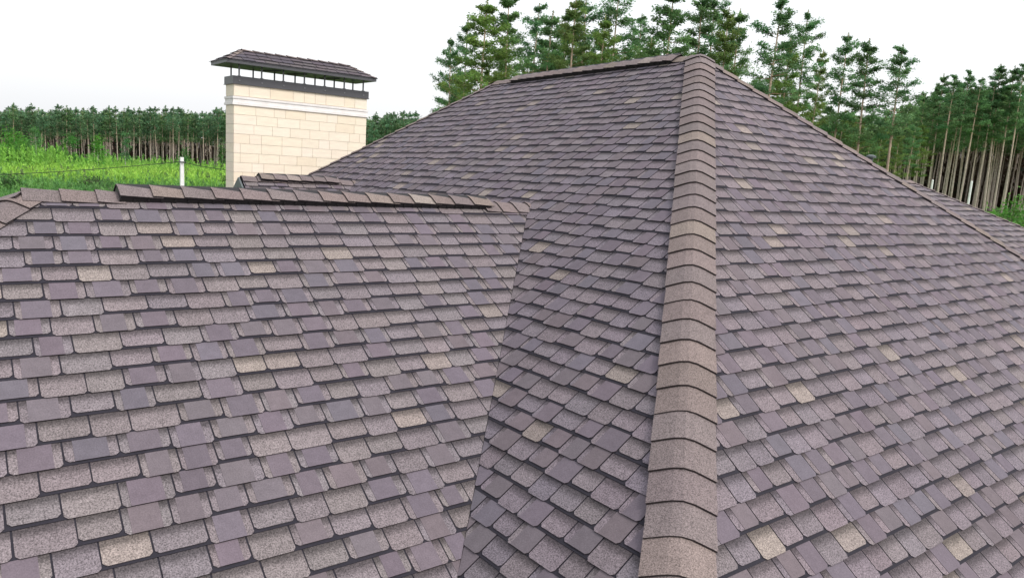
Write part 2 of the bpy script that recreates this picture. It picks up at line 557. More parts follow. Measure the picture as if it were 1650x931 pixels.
# underlay sheets below the shingles
for pts in ([APEX, HN, HR], [APEX, RL, LN, HN], [APEX, HR, LR, RL], [RL, LR, LN], [J, WE, WF, VF], [J, VB, WB, WE], [WE, WB, WF],
            [FA, FR, (FR[0] - sf, -7.0, EAVE), FH], [FA, FH2, (FR[0] + sf, -2.0, EAVE), FR], [FA, FH, FH2]):
    lowpoly(deck, pts)
lowpoly(deck, [(SU, 3.2, SZ), (SU, SV1, SZ), (SU - 2.2, SV1, SZ - 2.2 * TS), (SU - 2.2, 5.3, SZ - 2.2 * TS)])
lowpoly(deck, [(SU, 3.2, SZ), (SU, SV1, SZ), (SU + 2.2, SV1, SZ - 2.2 * TS), (SU + 2.2, 5.3, SZ - 2.2 * TS)])
deck.build('roof_deck', M['deck'], house)

# ------------------------------------------------------------------ hip and ridge caps
CAPC = [(0.155, 0.122, 0.121), (0.163, 0.128, 0.122), (0.150, 0.122, 0.123), (0.171, 0.138, 0.124), (0.144, 0.118, 0.119)]


def cap_line(name, P, Q, n1, n2, exp=.27, wd=.23, lift=.012, seed=3, rnd=.42, parent=None, cream=0.0, start=0.0, skew=0.0, thick=.016):
    """saddle-shaped cap shingles laid from the low/outer end P to the upper/inner end Q (each next one on top)"""
    mb = MB(); r = random.Random(seed)
    P = np.array(P, float); Q = np.array(Q, float); d = Q - P; ln = np.linalg.norm(d); d /= ln
    la = []
    for n in (n1, n2):
        n = np.array(n, float); a = np.cross(n, d); a /= np.linalg.norm(a)
        if a[2] > 0: a = -a
        la.append(a)
    up = np.array(n1) + np.array(n2); up /= np.linalg.norm(up)
    prof = []
    K = 9
    for i in range(K):
        q = -1 + 2 * i / (K - 1); s_ = abs(q) * wd; side = la[0] if q < 0 else la[1]
        nn = n1 if q < 0 else n2
        # rounded crown: ease the fold
        rr = wd * .34
        fold = (-(rr - s_) ** 2 / (2 * rr) * rnd) if s_ < rr else 0.0
        prof.append((side * s_, np.array(nn) * (1 - max(0, 1 - abs(q) * 3)) + up * max(0, 1 - abs(q) * 3), fold, s_))
    k = 0; x = start
    while x < ln - .02:
        x1 = min(x + exp + .09, ln + .02); tw = r.uniform(-.004, .004)
        col = jit(r.choice(CREAM) if r.random() < cream else r.choice(CAPC), .08, r)
        V = []; F = []; C = []; bd = []
        # three stations along the piece: exposed end high, tail low
        st = [(x, lift + .030, 0), (x + (x1 - x) * .5, lift + .018, 0), (x1, lift + .006, 0)]
        yaw = r.uniform(-.005, .005)
        for lvl in (0, 1):
            for (xx, h, _) in st:
                for (sv_, nn, fold, s_) in prof:
                    V.append(P + d * (xx + skew * s_ + (tw if nn @ la[0] > 0 else -tw) * s_ / wd) + sv_ * (1 + tw * 3) + nn * (h - lvl * thick) + up * fold + d * 0 + la[0] * yaw)
                    bd.append(1.0)
        n_ = K * 3
        for i in range(2):
            for q in range(K - 1):
                a = i * K + q; F.append((a, a + 1, a + K + 1, a + K)); C.append((*col, .9))
                F.append((a + n_, a + K + n_, a + K + 1 + n_, a + 1 + n_)); C.append(SIDE)
        for q in range(K - 1):
            F.append((q, q + n_, q + 1 + n_, q + 1)); C.append((.042, .033, .034, .3))
        for i in range(2):
            a = i * K; F.append((a, a + K, a + K + n_, a + n_)); C.append(SIDE)
            a = i * K + K - 1; F.append((a, a + n_, a + K + n_, a + K)); C.append(SIDE)
        mb.mesh(V, F, C, bd)
        x += exp; k += 1
    o = mb.build(name, M['shingle'], parent or house)
    return o


pt_ = lambda P, Q, s: P + (Q - P) * s
cap_line('hip_cap', HN, APEX + [0, 0, .0], pC.n, pB.n, seed=1, exp=.279, wd=.235, thick=.018, lift=.030)
cap_line('hip_cap', HR, APEX, pC.n, pD.n, seed=2, exp=.279, wd=.20)
cap_line('hip_cap', LN, RL, pB.n, pE.n, seed=3, exp=.279, wd=.14)
cap_line('hip_cap', LR, RL, pD.n, pE.n, seed=4, exp=.279, wd=.2)
cap_line('hip_cap', WF, WE, pA.n, pW.n, seed=5, exp=.29, wd=.20)
cap_line('hip_cap', WB, WE, pA2.n, pW.n, seed=6, exp=.29, wd=.20)
cap_line('hip_cap', FH, FA, pF.n, pF3.n, seed=7, exp=.29, wd=.10, lift=.006)
cap_line('hip_cap', FH2, FA, pF2.n, pF3.n, seed=8, exp=.29, wd=.12)
cap_line('ridge_cap', RL, APEX, pB.n, pD.n, seed=9, exp=.28, wd=.20)
cap_line('ridge_cap', WE + [0, .05, 0], (UW, 8.36, ZW), pA.n, pA2.n, seed=10, exp=.29, wd=.20, cream=.12)
cap_line('ridge_cap', (UW, 4.22, ZW), J + [0, -.12, 0], pA.n, pA2.n, seed=18, exp=.25, wd=.235)
cap_line('ridge_cap', (SU, SV1, SZ), (SU, 3.2, SZ), pS.n, pS2.n, seed=12, exp=.27, wd=.16)
cap_line('ridge_cap', FA, FR, pF.n, pF2.n, seed=13, exp=.28, wd=.15)


def vent(P, Q, n1, n2, wd, seed, exp):
    """raised plastic ridge ventilator capped with the same shingles"""
    P = np.array(P, float); Q = np.array(Q, float); d = (Q - P); d /= np.linalg.norm(d)
    root = MB(); la = []
    for n in (n1, n2):
        a = np.cross(n, d); a /= np.linalg.norm(a)
        if a[2] > 0: a = -a
        la.append(a)
    top = np.array([0, 0, .088])
    for e0, e1 in ((P, Q),):
        V = []
        for X in (e0, e1):
            V += [X + top, X + la[0] * wd + n1 * .076, X + la[0] * wd + n1 * .022, X + n1 * .0 + [0, 0, .02], X + la[1] * wd + n2 * .022, X + la[1] * wd + n2 * .076]
        F = [(i, (i + 1) % 6, (i + 1) % 6 + 6, i + 6) for i in range(6)] + [(5, 4, 3, 2, 1, 0), (6, 7, 8, 9, 10, 11)]
        root.mesh(V, F)
    # small moulded ribs along both lips
    ln = np.linalg.norm(Q - P); k = 0
    while k * .12 < ln:
        for a, n in ((la[0], n1), (la[1], n2)):
            c = P + d * (k * .12) + a * (wd + .004) + n * .042
            root.box(c, (.02, .012, .034), np.array([d, a, n]))
        k += 1
    o = root.build('ridge_vent', M['black'], house)
    cp = cap_line('vent_cap', P - d * .01, Q + d * .01, n1, n2, exp=exp, wd=wd + .012, lift=.070, seed=seed, parent=o, cream=.03, thick=.012)
    return o


vent((UW, 8.39, ZW), (UW, 4.13, ZW), pA.n, pA2.n, .165, 14, .285)
vent((4.78, 0, SB * 4.78), (.43, 0, SB * .43), pB.n, pD.n, .205, 15, .28)
vent((SU, 5.12, SZ), (SU, 3.62, SZ), pS.n, pS2.n, .14, 16, .25)

# valley metal glimpsed as a dark seam
vm = MB()
for P, Q in ((J, VF), (J, VB)):
    d = (Q - P) / np.linalg.norm(Q - P); sd_ = np.cross(d, [0, 0, 1.0]); sd_ /= np.linalg.norm(sd_)
    vm.poly([P + sd_ * .03 + [0, 0, .008], P - sd_ * .03 + [0, 0, .008], Q - sd_ * .03 + [0, 0, .008], Q + sd_ * .03 + [0, 0, .008]])
vm.build('valley_seam', M['deck'], house)

# gable end of the small wing: rake boards and recessed triangle
gm = MB()
for sgn in (-1, 1):
    A0 = np.array([SU, SV1 + .02, SZ - .005]); B0 = A0 + np.array([sgn * 2.2, 0, -2.2 * TS])
    gm.mesh([A0, B0, B0 - [0, 0, .17], A0 - [0, 0, .17], A0 + [0, .03, 0], B0 + [0, .03, 0], B0 + [0, .03, -.17], A0 + [0, .03, -.17]],
            [(0, 1, 2, 3), (4, 7, 6, 5), (0, 4, 5, 1), (3, 2, 6, 7), (0, 3, 7, 4), (1, 5, 6, 2)])
gm.build('rake_board', M['trim'], house)
gw = MB(); z1 = SZ - .17
gw.mesh([(SU, SV1 - .18, z1), (SU - 2.0, SV1 - .18, z1 - 2.0 * TS), (SU + 2.0, SV1 - .18, z1 - 2.0 * TS),
         (SU, SV1 - .3, z1), (SU - 2.0, SV1 - .3, z1 - 2.0 * TS), (SU + 2.0, SV1 - .3, z1 - 2.0 * TS)],
        [(0, 1, 2), (3, 5, 4), (0, 3, 4, 1), (1, 4, 5, 2), (2, 5, 3, 0)])
gw.build('gable_panel', M['gable'], house)

# walls, fascia and soffit (below the eaves, out of the photograph)
CR = (.74, .60, .45)
wl = MB()


def wallbox(x0, x1, y0, y1, z0, z1):
    wl.box(((x0 + x1) / 2, (y0 + y1) / 2, (z0 + z1) / 2), (x1 - x0, y1 - y0, z1 - z0), None, (*CR, 1))


wallbox(HN[0] + .6, LN[0] - .6, -7.6, 7.2, -9.2, EAVE + .1)
wallbox(VF[0] + .6, VB[0] - .6, 7.1, WF[1] - .6, -9.2, EAVE + .1)
wallbox(FA[0] - sf + .6, FA[0] + sf - .6, FH[1] + .6, -7.5, -9.2, EAVE + .1)
wl.build('wall', M['stone'], house)

# ------------------------------------------------------------------ chimney
CU, CV0, CV1, CD = 10.0, .93, 4.30, .62
ZT = -.46
ch = MB(); r = random.Random(5)
zb = -6.6
JOINT = (.52, .46, .39, 1)
ch.box((CU + CD / 2, (CV0 + CV1) / 2, (zb + ZT) / 2), (CD - .012, CV1 - CV0 - .012, ZT - zb - .01), None, JOINT)
zc = ZT; first = True; row = 0
while zc > zb + .3:
    bh = .222 if not first else .28
    z1 = zc; z0 = zc - bh + .008
    skip = False
    if first: first = False
    def blk(face, a0, a1):
        q = r.random()
        c = jit((.78, .69, .565) if q < .6 else ((.79, .705, .59) if q < .85 else (.765, .665, .53)), .012, r)
        if face == 'f': cc = (CU - .002 + .01, (a0 + a1) / 2, (z0 + z1) / 2); sz = (.024, a1 - a0 - .007, z1 - z0)
        elif face == 'b': cc = (CU + CD + .002 - .01, (a0 + a1) / 2, (z0 + z1) / 2); sz = (.024, a1 - a0 - .007, z1 - z0)
        elif face == 'l': cc = ((a0 + a1) / 2, CV1 + .002 - .01, (z0 + z1) / 2); sz = (a1 - a0 - .006, .024, z1 - z0)
        else: cc = ((a0 + a1) / 2, CV0 - .002 + .01, (z0 + z1) / 2); sz = (a1 - a0 - .006, .024, z1 - z0)
        ch.box(cc, sz, None, (*c, 1))
    for face in 'fb':
        a = CV0; o_ = r.choice((.18, .30, .42, .5)) if row % 2 else r.choice((.5, .34))
        cuts = [CV0]
        a = CV0 + o_
        while a < CV1 - .12:
            cuts.append(a); a += r.choice((.5, .5, .5, .44, .56, .28))
        cuts.append(CV1)
        for i in range(len(cuts) - 1): blk(face, cuts[i], cuts[i + 1])
    for face in 'lr':
        blk(face, CU + .013, CU + CD - .013)
    zc -= bh; row += 1
    if row == 1: zc -= .20       # room for the moulded white band
chim = ch.build('chimney', M['stone'], house)
chim['label'] = 'cream block chimney with a white band and a shingled hood'

bm_ = MB()
zb0 = ZT - .28 - .005
for dz, hgt, out in ((0, .055, .030), (.055, .085, .016), (.140, .055, .034)):
    bm_.box((CU + CD / 2, (CV0 + CV1) / 2, zb0 - dz - hgt / 2), (CD + 2 * out, CV1 - CV0 + 2 * out, hgt - .002), None, (.5, .5, .5, 1))
bm_.build('stone_band', M['band'], chim)
fl = MB()
fl.box((CU + CD / 2, (CV0 + CV1) / 2, ZT + .085), (CD + .06, CV1 - CV0 + .06, .175))
fl.box((CU + CD / 2, (CV0 + CV1) / 2, ZT - .006), (CD + .085, CV1 - CV0 + .085, .014))
fl.build('flashing', M['metal'], chim)
# posts carrying the hood
ZP0, ZP1 = ZT + .17, ZT + .17 + .27
for k in range(7):
    v = CV1 - .12 - k * (CV1 - CV0 - .24) / 6
    for uu in (CU + .0, CU + CD - .0):
        pm = MB(); pm.box((uu, v, (ZP0 - .11 + ZP1) / 2), (.03, .03, ZP1 - ZP0 + .12))
        pm.box((uu, v, ZP0 + .008), (.07, .06, .012))
        pm.box((uu, v, ZP0 - .10), (.085, .03, .03))
        pm.build('post', M['metal_light'], chim)
for v in (3.2, 2.55, 1.7):
    br = MB(); br.tube([(CU, v, ZP1 - .03), (CU + CD, v + .28, ZP1 - .03)], .012, 5)
    br.build('brace', M['metal_light'], chim)
# hood: fascia tray and two small shingled slopes with hips
ov = .30
h0, h1, g0, g1 = CU - ov, CU + CD + ov, CV0 - .10, CV1 + .26
ZH = ZP1 - .02
tr = MB()
tr.box(((h0 + h1) / 2, (g0 + g1) / 2, ZH + .035), (h1 - h0, g1 - g0, .07))
tr.box(((h0 + h1) / 2, (g0 + g1) / 2, ZH + .073), (h1 - h0 + .03, g1 - g0 + .03, .008))
tr.build('hood_tray', M['metal'], chim)
hm = (h0 + h1) / 2; hz0 = ZH + .078; rise = .30; tH = rise / (hm - h0)
HA = np.array([hm, g1 - .52, hz0 + rise]); HB = np.array([hm, g0 + .52, hz0 + rise])
CA, CB_, CC, CD_ = np.array([h0, g1, hz0]), np.array([h0, g0, hz0]), np.array([h1, g0, hz0]), np.array([h1, g1, hz0])
hs = MB()
pH1 = Plane(HA, (0, 1, 0), CA - HA + [0, -(CA - HA)[1], 0]); pH2 = Plane(HA, (0, 1, 0), (hm - h0, 0, -rise))
pH3 = Plane(HA, (1, 0, 0), (0, .52, -rise)); pH4 = Plane(HB, (1, 0, 0), (0, -.52, -rise))
lowE = lambda p: p.half((0, 0, hz0 + .001), (0, 0, 1))
hexp = .192
for p, cl in ((pH1, [(HA, CA, HB), (HB, CB_, HA)]), (pH2, [(HA, CD_, HB), (HB, CC, HA)]), (pH3, [(HA, CA, CD_), (HA, CD_, CA)]), (pH4, [(HB, CB_, CC), (HB, CC, CB_)])):
    cs = [p.half(P, vplane_N(P, Q, S)) for P, Q, S in cl] + [lowE(p)]
    slope(hs, p, -4, 4, range(0, 4), .62, cs, tabw=.285, ins=(.03, .03), exp=hexp, seed=101, cream=0, psmooth=.35)
hs.poly([HA - [0, 0, .003], CA, CB_, HB - [0, 0, .003]], BACK); hs.poly([HA - [0, 0, .003], HB - [0, 0, .003], CC, CD_], BACK)
hs.poly([HA - [0, 0, .003], CD_, CA], BACK); hs.poly([HB - [0, 0, .003], CB_, CC], BACK)
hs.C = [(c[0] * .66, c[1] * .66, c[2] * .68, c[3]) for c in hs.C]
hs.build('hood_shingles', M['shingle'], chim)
for P, Q, a, b in ((CA, HA, pH1, pH3), (CD_, HA, pH2, pH3), (CB_, HB, pH1, pH4), (CC, HB, pH2, pH4)):
    cap_line('hood_cap', P, Q, a.n, b.n, exp=.2, wd=.085, seed=33, parent=chim, lift=.004, thick=.008)
cap_line('hood_cap', HA, HB, pH1.n, pH2.n, exp=.27, wd=.085, seed=34, parent=chim, lift=.008, thick=.008)

# mushroom vent behind the right hip
vp = MB(); q = at(1404, 251, 13.9)
vp.tube([q + [0, 0, -.75], q + [0, 0, -.02]], .035, 10); vp.tube([q + [0, 0, -.03], q + [0, 0, .0], q + [0, 0, .02]], [.08, .08, .03], 12)
vp.build('vent_pipe', M['trim'], house)


# ------------------------------------------------------------------ trees
def leafquad(V, F, C, c, sz, col, r, flatten=.6):
    a = np.array([r.gauss(0, 1), r.gauss(0, 1), r.gauss(0, flatten)]); a /= np.linalg.norm(a) + 1e-6
    b = np.array([r.gauss(0, 1), r.gauss(0, 1), r.gauss(0, 1)]); b -= a * (a @ b); b /= np.linalg.norm(b) + 1e-6
    a = a * sz; b = b * sz * r.uniform(.28, .5); n = len(V)
    V += [c - a, c - b * .8, c + a, c + b]; F.append((n, n + 1, n + 2, n + 3)); C.append(col)


def pine(seed, H, cb, Rc, nbr, ntuft, nleaf, lsz, hue=(.050, .115, .045), trunk_r=.15, bare=True, sides=7, cone=.5):
    """returns meshes of trunk (with limbs) and crown, base at the origin"""
    r = random.Random(seed); tk = MB(); V = []; F = []; C = []
    lean = np.array([r.uniform(-.02, .02), r.uniform(-.02, .02)])
    def axis(z):
        s = z / H; return np.array([lean[0] * z + .10 * math.sin(3.1 * s + seed), lean[1] * z + .10 * math.sin(2.3 * s + seed * 2), z])
    low = (.40, .335, .29, 1); high = (.46, .345, .265, 1)
    pts = [axis(H * k / 12) for k in range(13)]
    rad = [trunk_r * (1 - .82 * (k / 12) ** 1.1) for k in range(13)]
    n0 = len(tk.F)
    tk.tube(pts, rad, sides)
    C_ = []
    for i in range(12):
        q = sstep(i / 12, .25, .6); c = tuple(low[j] * (1 - q) + high[j] * q for j in range(3))
        C_ += [(*jit(c, .08, r), 1)] * sides
    C_ += [(*low[:3], 1)] * 2
    tk.C[n0:] = C_
    wh = max(1, nbr // 4)
    for k in range(nbr):
        s = ((k // 4) + .5 + r.uniform(-.22, .22)) / (nbr / 4 + .8)
        s = min(.98, max(0, s))
        z = H * (cb + (1 - cb) * min(.985, s) ** .92); p0 = axis(min(z, H))
        prof = (1 - s) ** cone * min(1, .5 + s * 2.2)
        ln = Rc * max(.07, prof) * r.uniform(.5, 1.22)
        a = k * 2.4 + r.uniform(-.5, .5); rise = r.uniform(-.12, .22) + .45 * s
        d = np.array([math.cos(a), math.sin(a), rise]); d /= np.linalg.norm(d)
        p1 = p0 + d * ln * .55 + [0, 0, -.03 * ln]; p2 = p0 + d * ln + [0, 0, .10 * ln]
        tk.tube([p0, p1, p2], [max(.012, trunk_r * .28 * (1 - s * .7)), .014, .006], 3, (*jit((.26, .17, .11), .1, r), 1), cap=False)
        tone = r.uniform(.7, 1.3); hh = r.uniform(-.012, .02)
        for t_ in range(ntuft):
            q = 1.02 - (t_ / ntuft) ** 1.15 * (.72 if ln > .8 else .95) + r.uniform(-.06, .03)
            base = (p0 + (p1 - p0) * q / .55) if q < .55 else (p1 + (p2 - p1) * (q - .55) / .45)
            lat = np.array([-d[1], d[0], 0]) * r.gauss(0, 1) * ln * .20
            c0 = base + lat + np.array([0, 0, r.uniform(0, .10) * (1 + ln)])
            t2 = tone * r.uniform(.7, 1.3)
            cl = lsz * r.uniform(.9, 1.6) * (.45 + .55 * min(1.2, ln))
            for l in range(nleaf):
                o3 = np.array([r.gauss(0, 1), r.gauss(0, 1), r.gauss(0, .6)])
                t3 = t2 * r.uniform(.8, 1.2)
                col = (max(.01, (hue[0] + hh) * t3), hue[1] * t3, hue[2] * t3 * r.uniform(.85, 1.15), 1)
                leafquad(V, F, C, c0 + o3 * cl, lsz * r.uniform(.55, 1.15), col, r)
    for l in range(nleaf * 3):          # leading shoot
        z = H * (1 - .055 * r.random() ** .8)
        leafquad(V, F, C, axis(z) + np.array([r.gauss(0, 1), r.gauss(0, 1), 0]) * (H - z + .10) * .16, lsz * r.uniform(.5, .9), (*[h_ * r.uniform(.8, 1.3) for h_ in hue], 1), r)
    if bare:   # dead stubs under the crown
        for k in range(9):
            z = H * r.uniform(cb * .45, cb); p0 = axis(z); a = r.uniform(0, 6.28); ln = r.uniform(.3, 1.1)
            tk.tube([p0, p0 + np.array([math.cos(a), math.sin(a), r.uniform(-.25, .1)]) * ln], [.02, .006], 3, (.14, .12, .10, 1), cap=False)
    cr = MB(); cr.mesh(V, F, C)
    return tk, cr


def variants(name, specs):
    out = []
    for sp in specs:
        tk, cr = pine(**sp); out.append((tk.data('trunk', M['bark']), cr.data('crown', M['needles']), tk, cr))
    return out


near = variants('near', [dict(seed=s, H=20, cb=c, Rc=rc, nbr=nb, ntuft=11, nleaf=27, lsz=.118, hue=hu, trunk_r=.17, cone=cn)
                         for s, c, rc, nb, hu, cn in (
    (1, .42, 3.1, 52, (0.165, 0.267, 0.067), .62), (2, .50, 2.9, 40, (0.112, 0.222, 0.087), .70), (3, .36, 3.2, 52, (0.122, 0.233, 0.081), .68),
    (4, .58, 2.8, 30, (0.114, 0.235, 0.093), .62), (5, .60, 3.0, 30, (0.118, 0.242, 0.104), .60), (6, .30, 2.9, 58, (0.158, 0.238, 0.070), .60))])
mid = variants('mid', [dict(seed=s, H=16, cb=c, Rc=rc, nbr=22, ntuft=5, nleaf=8, lsz=.26, hue=hu, trunk_r=.10, bare=True, sides=5, cone=.7)
                       for s, c, rc, hu in ((11, .60, 2.1, (0.128, 0.246, 0.099)), (12, .66, 1.9, (0.119, 0.230, 0.096)), (13, .55, 2.2, (0.144, 0.258, 0.087)), (14, .70, 1.8, (0.121, 0.238, 0.107)))])
far = variants('far', [dict(seed=s, H=15, cb=c, Rc=rc, nbr=20, ntuft=4, nleaf=6, lsz=.33, hue=hu, trunk_r=.13, bare=False, sides=4, cone=.9)
                       for s, c, rc, hu in ((21, .52, 1.9, (0.125, 0.230, 0.110)), (22, .58, 1.6, (0.112, 0.223, 0.116)), (23, .50, 2.1, (0.131, 0.238, 0.101)), (24, .60, 1.7, (0.109, 0.215, 0.110)))])


def put_tree(v, x, y, h, rot, H0, label, group=None, name='pine_tree', wid=1.0, cat='pine tree'):
    z = ground_z(x, y) - .1
    e = empty(name, (x, y, z), label=label, cat=cat, group=group)
    s = h / H0
    for me, nm in ((v[0], 'trunk'), (v[1], 'crown')):
        o = bpy.data.objects.new(nm, me); COL.objects.link(o); o.parent = e
    e.rotation_euler = (rt.gauss(0, .012), rt.gauss(0, .012), rot); e.scale = (s * wid, s * wid, s)
    return e


def bake(mb, v, x, y, h, rot, H0, wid=1.0, z=None):
    s = h / H0; z = ground_z(x, y) - .1 if z is None else z
    c, sn = math.cos(rot) * s * wid, math.sin(rot) * s * wid
    for src in (v[2], v[3]):
        A = np.array(src.V); P = np.stack([A[:, 0] * c - A[:, 1] * sn + x, A[:, 0] * sn + A[:, 1] * c + y, A[:, 2] * s + z], 1)
        mb.mesh(P.tolist(), src.F, list(src.C))


# near pines: (trunk x in the photo, y of the tip, distance, variant, width, label)
NEAR = [
    (733, 60, 52, 3, .75, 'thin sparse low-tipped pine at the far left end of the row'),
    (752, 28, 55, 1, .8, 'slim pine just left of the bushy orange-trunked pine'),
    (776, -8, 46, 0, 1.1, 'tall bushy orange-trunked pine at the left end of the row above the roof'),
    (828, -14, 48, 2, .95, 'dense dark pine second of the tall ones from the left above the roof'),
    (856, 4, 55, 4, .9, 'thin-topped pine above the left end of the long ridge vent'),
    (880, 18, 52, 1, 1.0, 'short-tipped pine above the left third of the long ridge vent'),
    (905, 12, 60, 2, .9, 'narrow pine behind the short-tipped one over the ridge vent'),
    (928, -6, 47, 5, 1.0, 'full dark pine over the middle of the long ridge vent'),
    (949, -20, 53, 4, 1.0, 'airy pine with a see-through top over the middle of the ridge vent'),
    (972, 22, 47, 0, .85, 'olive green rounded pine just right of the see-through one'),
    (992, -14, 54, 3, 1.1, 'loose-topped pine above the right half of the ridge vent'),
    (1036, 24, 56, 3, .9, 'small thin pine in the gap left of the roof peak'),
    (1048, 62, 50, 5, .85, 'low bushy pine in front of the gap left of the roof peak'),
    (1074, -26, 46, 2, 1.05, 'tall full pine just left of the roof peak'),
    (1136, -12, 50, 1, 1.05, 'tall pine standing directly over the roof peak'),
    (1158, -22, 53, 4, .95, 'airy pine tip close to the right of the roof peak'),
    (1176, 10, 47, 5, .9, 'low-branched pine just right of the roof peak'),
    (1190, 14, 56, 2, .9, 'dark pine at the top of the right-hand hip'),
    (1254, -3, 46, 4, 1.0, 'tall slender pine with a bare orange trunk over the upper right hip'),
    (1276, 62, 52, 0, .85, 'bushy lower pine right beside the slender bare-trunked one'),
    (1304, 16, 54, 3, .85, 'thin open pine leaning right above the upper right hip'),
    (1320, 78, 60, 5, .8, 'small dark pine low between the open leaning pine and the lone ones'),
    (1364, 50, 50, 3, .8, 'first of the three lone pines before the white sky gap, thin crown'),
    (1411, 60, 48, 1, .95, 'middle one of the three lone pines, with the fullest crown'),
    (1462, 72, 49, 4, .95, 'last of the three lone pines, one-sided crown against white sky'),
]
rt = random.Random(99)
for px, ty, dist, vi, wd, lab in NEAR:
    # the trunk stands plumb: find its foot so that the tip lands at (px, ty)
    P = at(px, ty, dist); z0 = ground_z(P[0], P[1]) - .1
    put_tree(near[vi], P[0], P[1], P[2] - z0, rt.uniform(0, 6.28), 20, lab, wid=wd * 1.0, group='tall pines just behind the house')

# second row behind them
SEC = []
for px in list(range(1185, 1500, 17)):
    SEC.append((px + rt.uniform(-6, 6), 128 + (px - 1185) * .21 + rt.uniform(-22, 22), rt.uniform(66, 84)))
for px in (722, 745, 790, 812, 845, 870, 892, 915, 940, 965, 985, 1010, 1030, 1055, 1085, 1110, 1150):
    SEC.append((px + rt.uniform(-4, 4), rt.uniform(50, 110) + (40 if px < 760 else 0), rt.uniform(62, 75)))
for px, ty, dist in SEC:
    P = at(px, ty, dist); z0 = ground_z(P[0], P[1])
    put_tree(near[rt.choice((0, 2, 5, 5, 3))], P[0], P[1], P[2] - z0, rt.uniform(0, 6.28), 20,
             'darker pine half hidden behind the near row of tall pines', 'second row of pines behind the house', wid=rt.uniform(.85, 1.15))

# right-hand forest: tall thin trunks
RLAB = 'thin straight pine with a long bare trunk in the forest at the right edge'
RG = 'thin pines at the front of the right-hand forest'
for px, ty in ((1497, 150), (1513, 132), (1526, 116), (1541, 118), (1553, 130), (1566, 110), (1580, 122), (1592, 138), (1606, 118), (1624, 100), (1640, 104), (1656, 96)):
    P = at(px, ty, rt.uniform(84, 92)); z0 = ground_z(P[0], P[1])
    put_tree(near[rt.choice((3, 4, 1))], P[0], P[1], P[2] - z0, rt.uniform(0, 6.28), 20, RLAB, RG, wid=rt.uniform(.85, 1.1))
px = 1442.0
while px < 1760:
    P = at(px, 150 + rt.uniform(-18, 34) + max(0, 1500 - px) * .7, rt.uniform(92, 112)); z0 = ground_z(P[0], P[1])
    put_tree(mid[rt.randrange(4)], P[0], P[1], P[2] - z0, rt.uniform(0, 6.28), 16, RLAB, RG, wid=rt.uniform(.9, 1.2))
    px += rt.uniform(2.6, 5)

# far forest across the meadow
FLAB = 'distant pine in the front rows of the forest wall beyond the green meadow'
FG = 'pines along the edge of the far forest'
for row, (d0, d1, st) in enumerate(((214, 219, 8.5), (220, 226, 8.5))):
    px = -70.0
    while px < 715:
        if not (385 < px < 585):
            top = 171 + (px - 0) * .022 + rt.uniform(-9, 16)
            P = at(px, top, rt.uniform(d0, d1)); z0 = ground_z(P[0], P[1])
            put_tree(far[rt.randrange(4)], P[0], P[1], P[2] - z0, rt.uniform(0, 6.28), 15, FLAB, FG, wid=rt.uniform(.9, 1.25))
        px += rt.uniform(.7, 1.3) * st

mass = MB()
for k in range(520):      # depth of the far forest
    px = rt.uniform(-90, 730); d = rt.uniform(228, 300)
    P = at(px, 176 + px * .022 + rt.uniform(-6, 14), d); z0 = ground_z(P[0], P[1])
    bake(mass, far[rt.randrange(4)], P[0], P[1], max(9, P[2] - z0), rt.uniform(0, 6.28), 15, 1.3)
for k in range(300):      # depth of the right-hand forest
    px = rt.uniform(1225, 1800); d = rt.uniform(112, 175)
    P = at(px, 165 + max(0, 1520 - px) * .16 + rt.uniform(-8, 30), d); z0 = ground_z(P[0], P[1])
    bake(mass, (mid if d < 135 else far)[rt.randrange(4)], P[0], P[1], max(9, P[2] - z0), rt.uniform(0, 6.28), 16 if d < 135 else 15, 1.3)
tag(mass.build('forest_depth', mat_tint('forest_mass', .85, 1.2, .2)), 'dark mass of pines filling the depth of the forest behind its front trunks', 'forest', kind='stuff')


def tufts(mb, n, pxr, dr, hgt, nl, lsz, cols, upright=1.6, edge=None, seed=1, zup=0.0):
    r = random.Random(seed)
    V = []; F = []; C = []
    for i in range(n):
        px = r.uniform(*pxr); d = math.sqrt(r.uniform(dr[0] ** 2, dr[1] ** 2))
        D = raydir(px, 300); x, y = CAM[0] + D[0] * d, CAM[1] + D[1] * d; z = ground_z(x, y)
        h = r.uniform(*hgt); q = .5 + .5 * math.sin(x * .06 + 1.3 * math.sin(y * .05)) * math.cos(y * .045 + 1)
        c = cols[min(len(cols) - 1, int((q * .7 + r.random() * .3) * len(cols)))]; c = jit(c, .22, r)
        for l in range(nl):
            s = r.random()
            cc = np.array([x + r.gauss(0, .28) * (1.15 - s), y + r.gauss(0, .28) * (1.15 - s), z + h * s * .95 + .05 + zup])
            a = np.array([r.gauss(0, .45), r.gauss(0, .45), 1.0]); a *= lsz * r.uniform(.6, 1.3) * upright / 1.6
            b = np.array([r.gauss(0, 1), r.gauss(0, 1), r.gauss(0, .2)]); b /= np.linalg.norm(b); b *= lsz * .38
            k = len(V); V += [cc - a, cc - b, cc + a, cc + b]; F.append((k, k + 1, k + 2, k + 3)); C.append((*c, 1))
    mb.mesh(V, F, C)


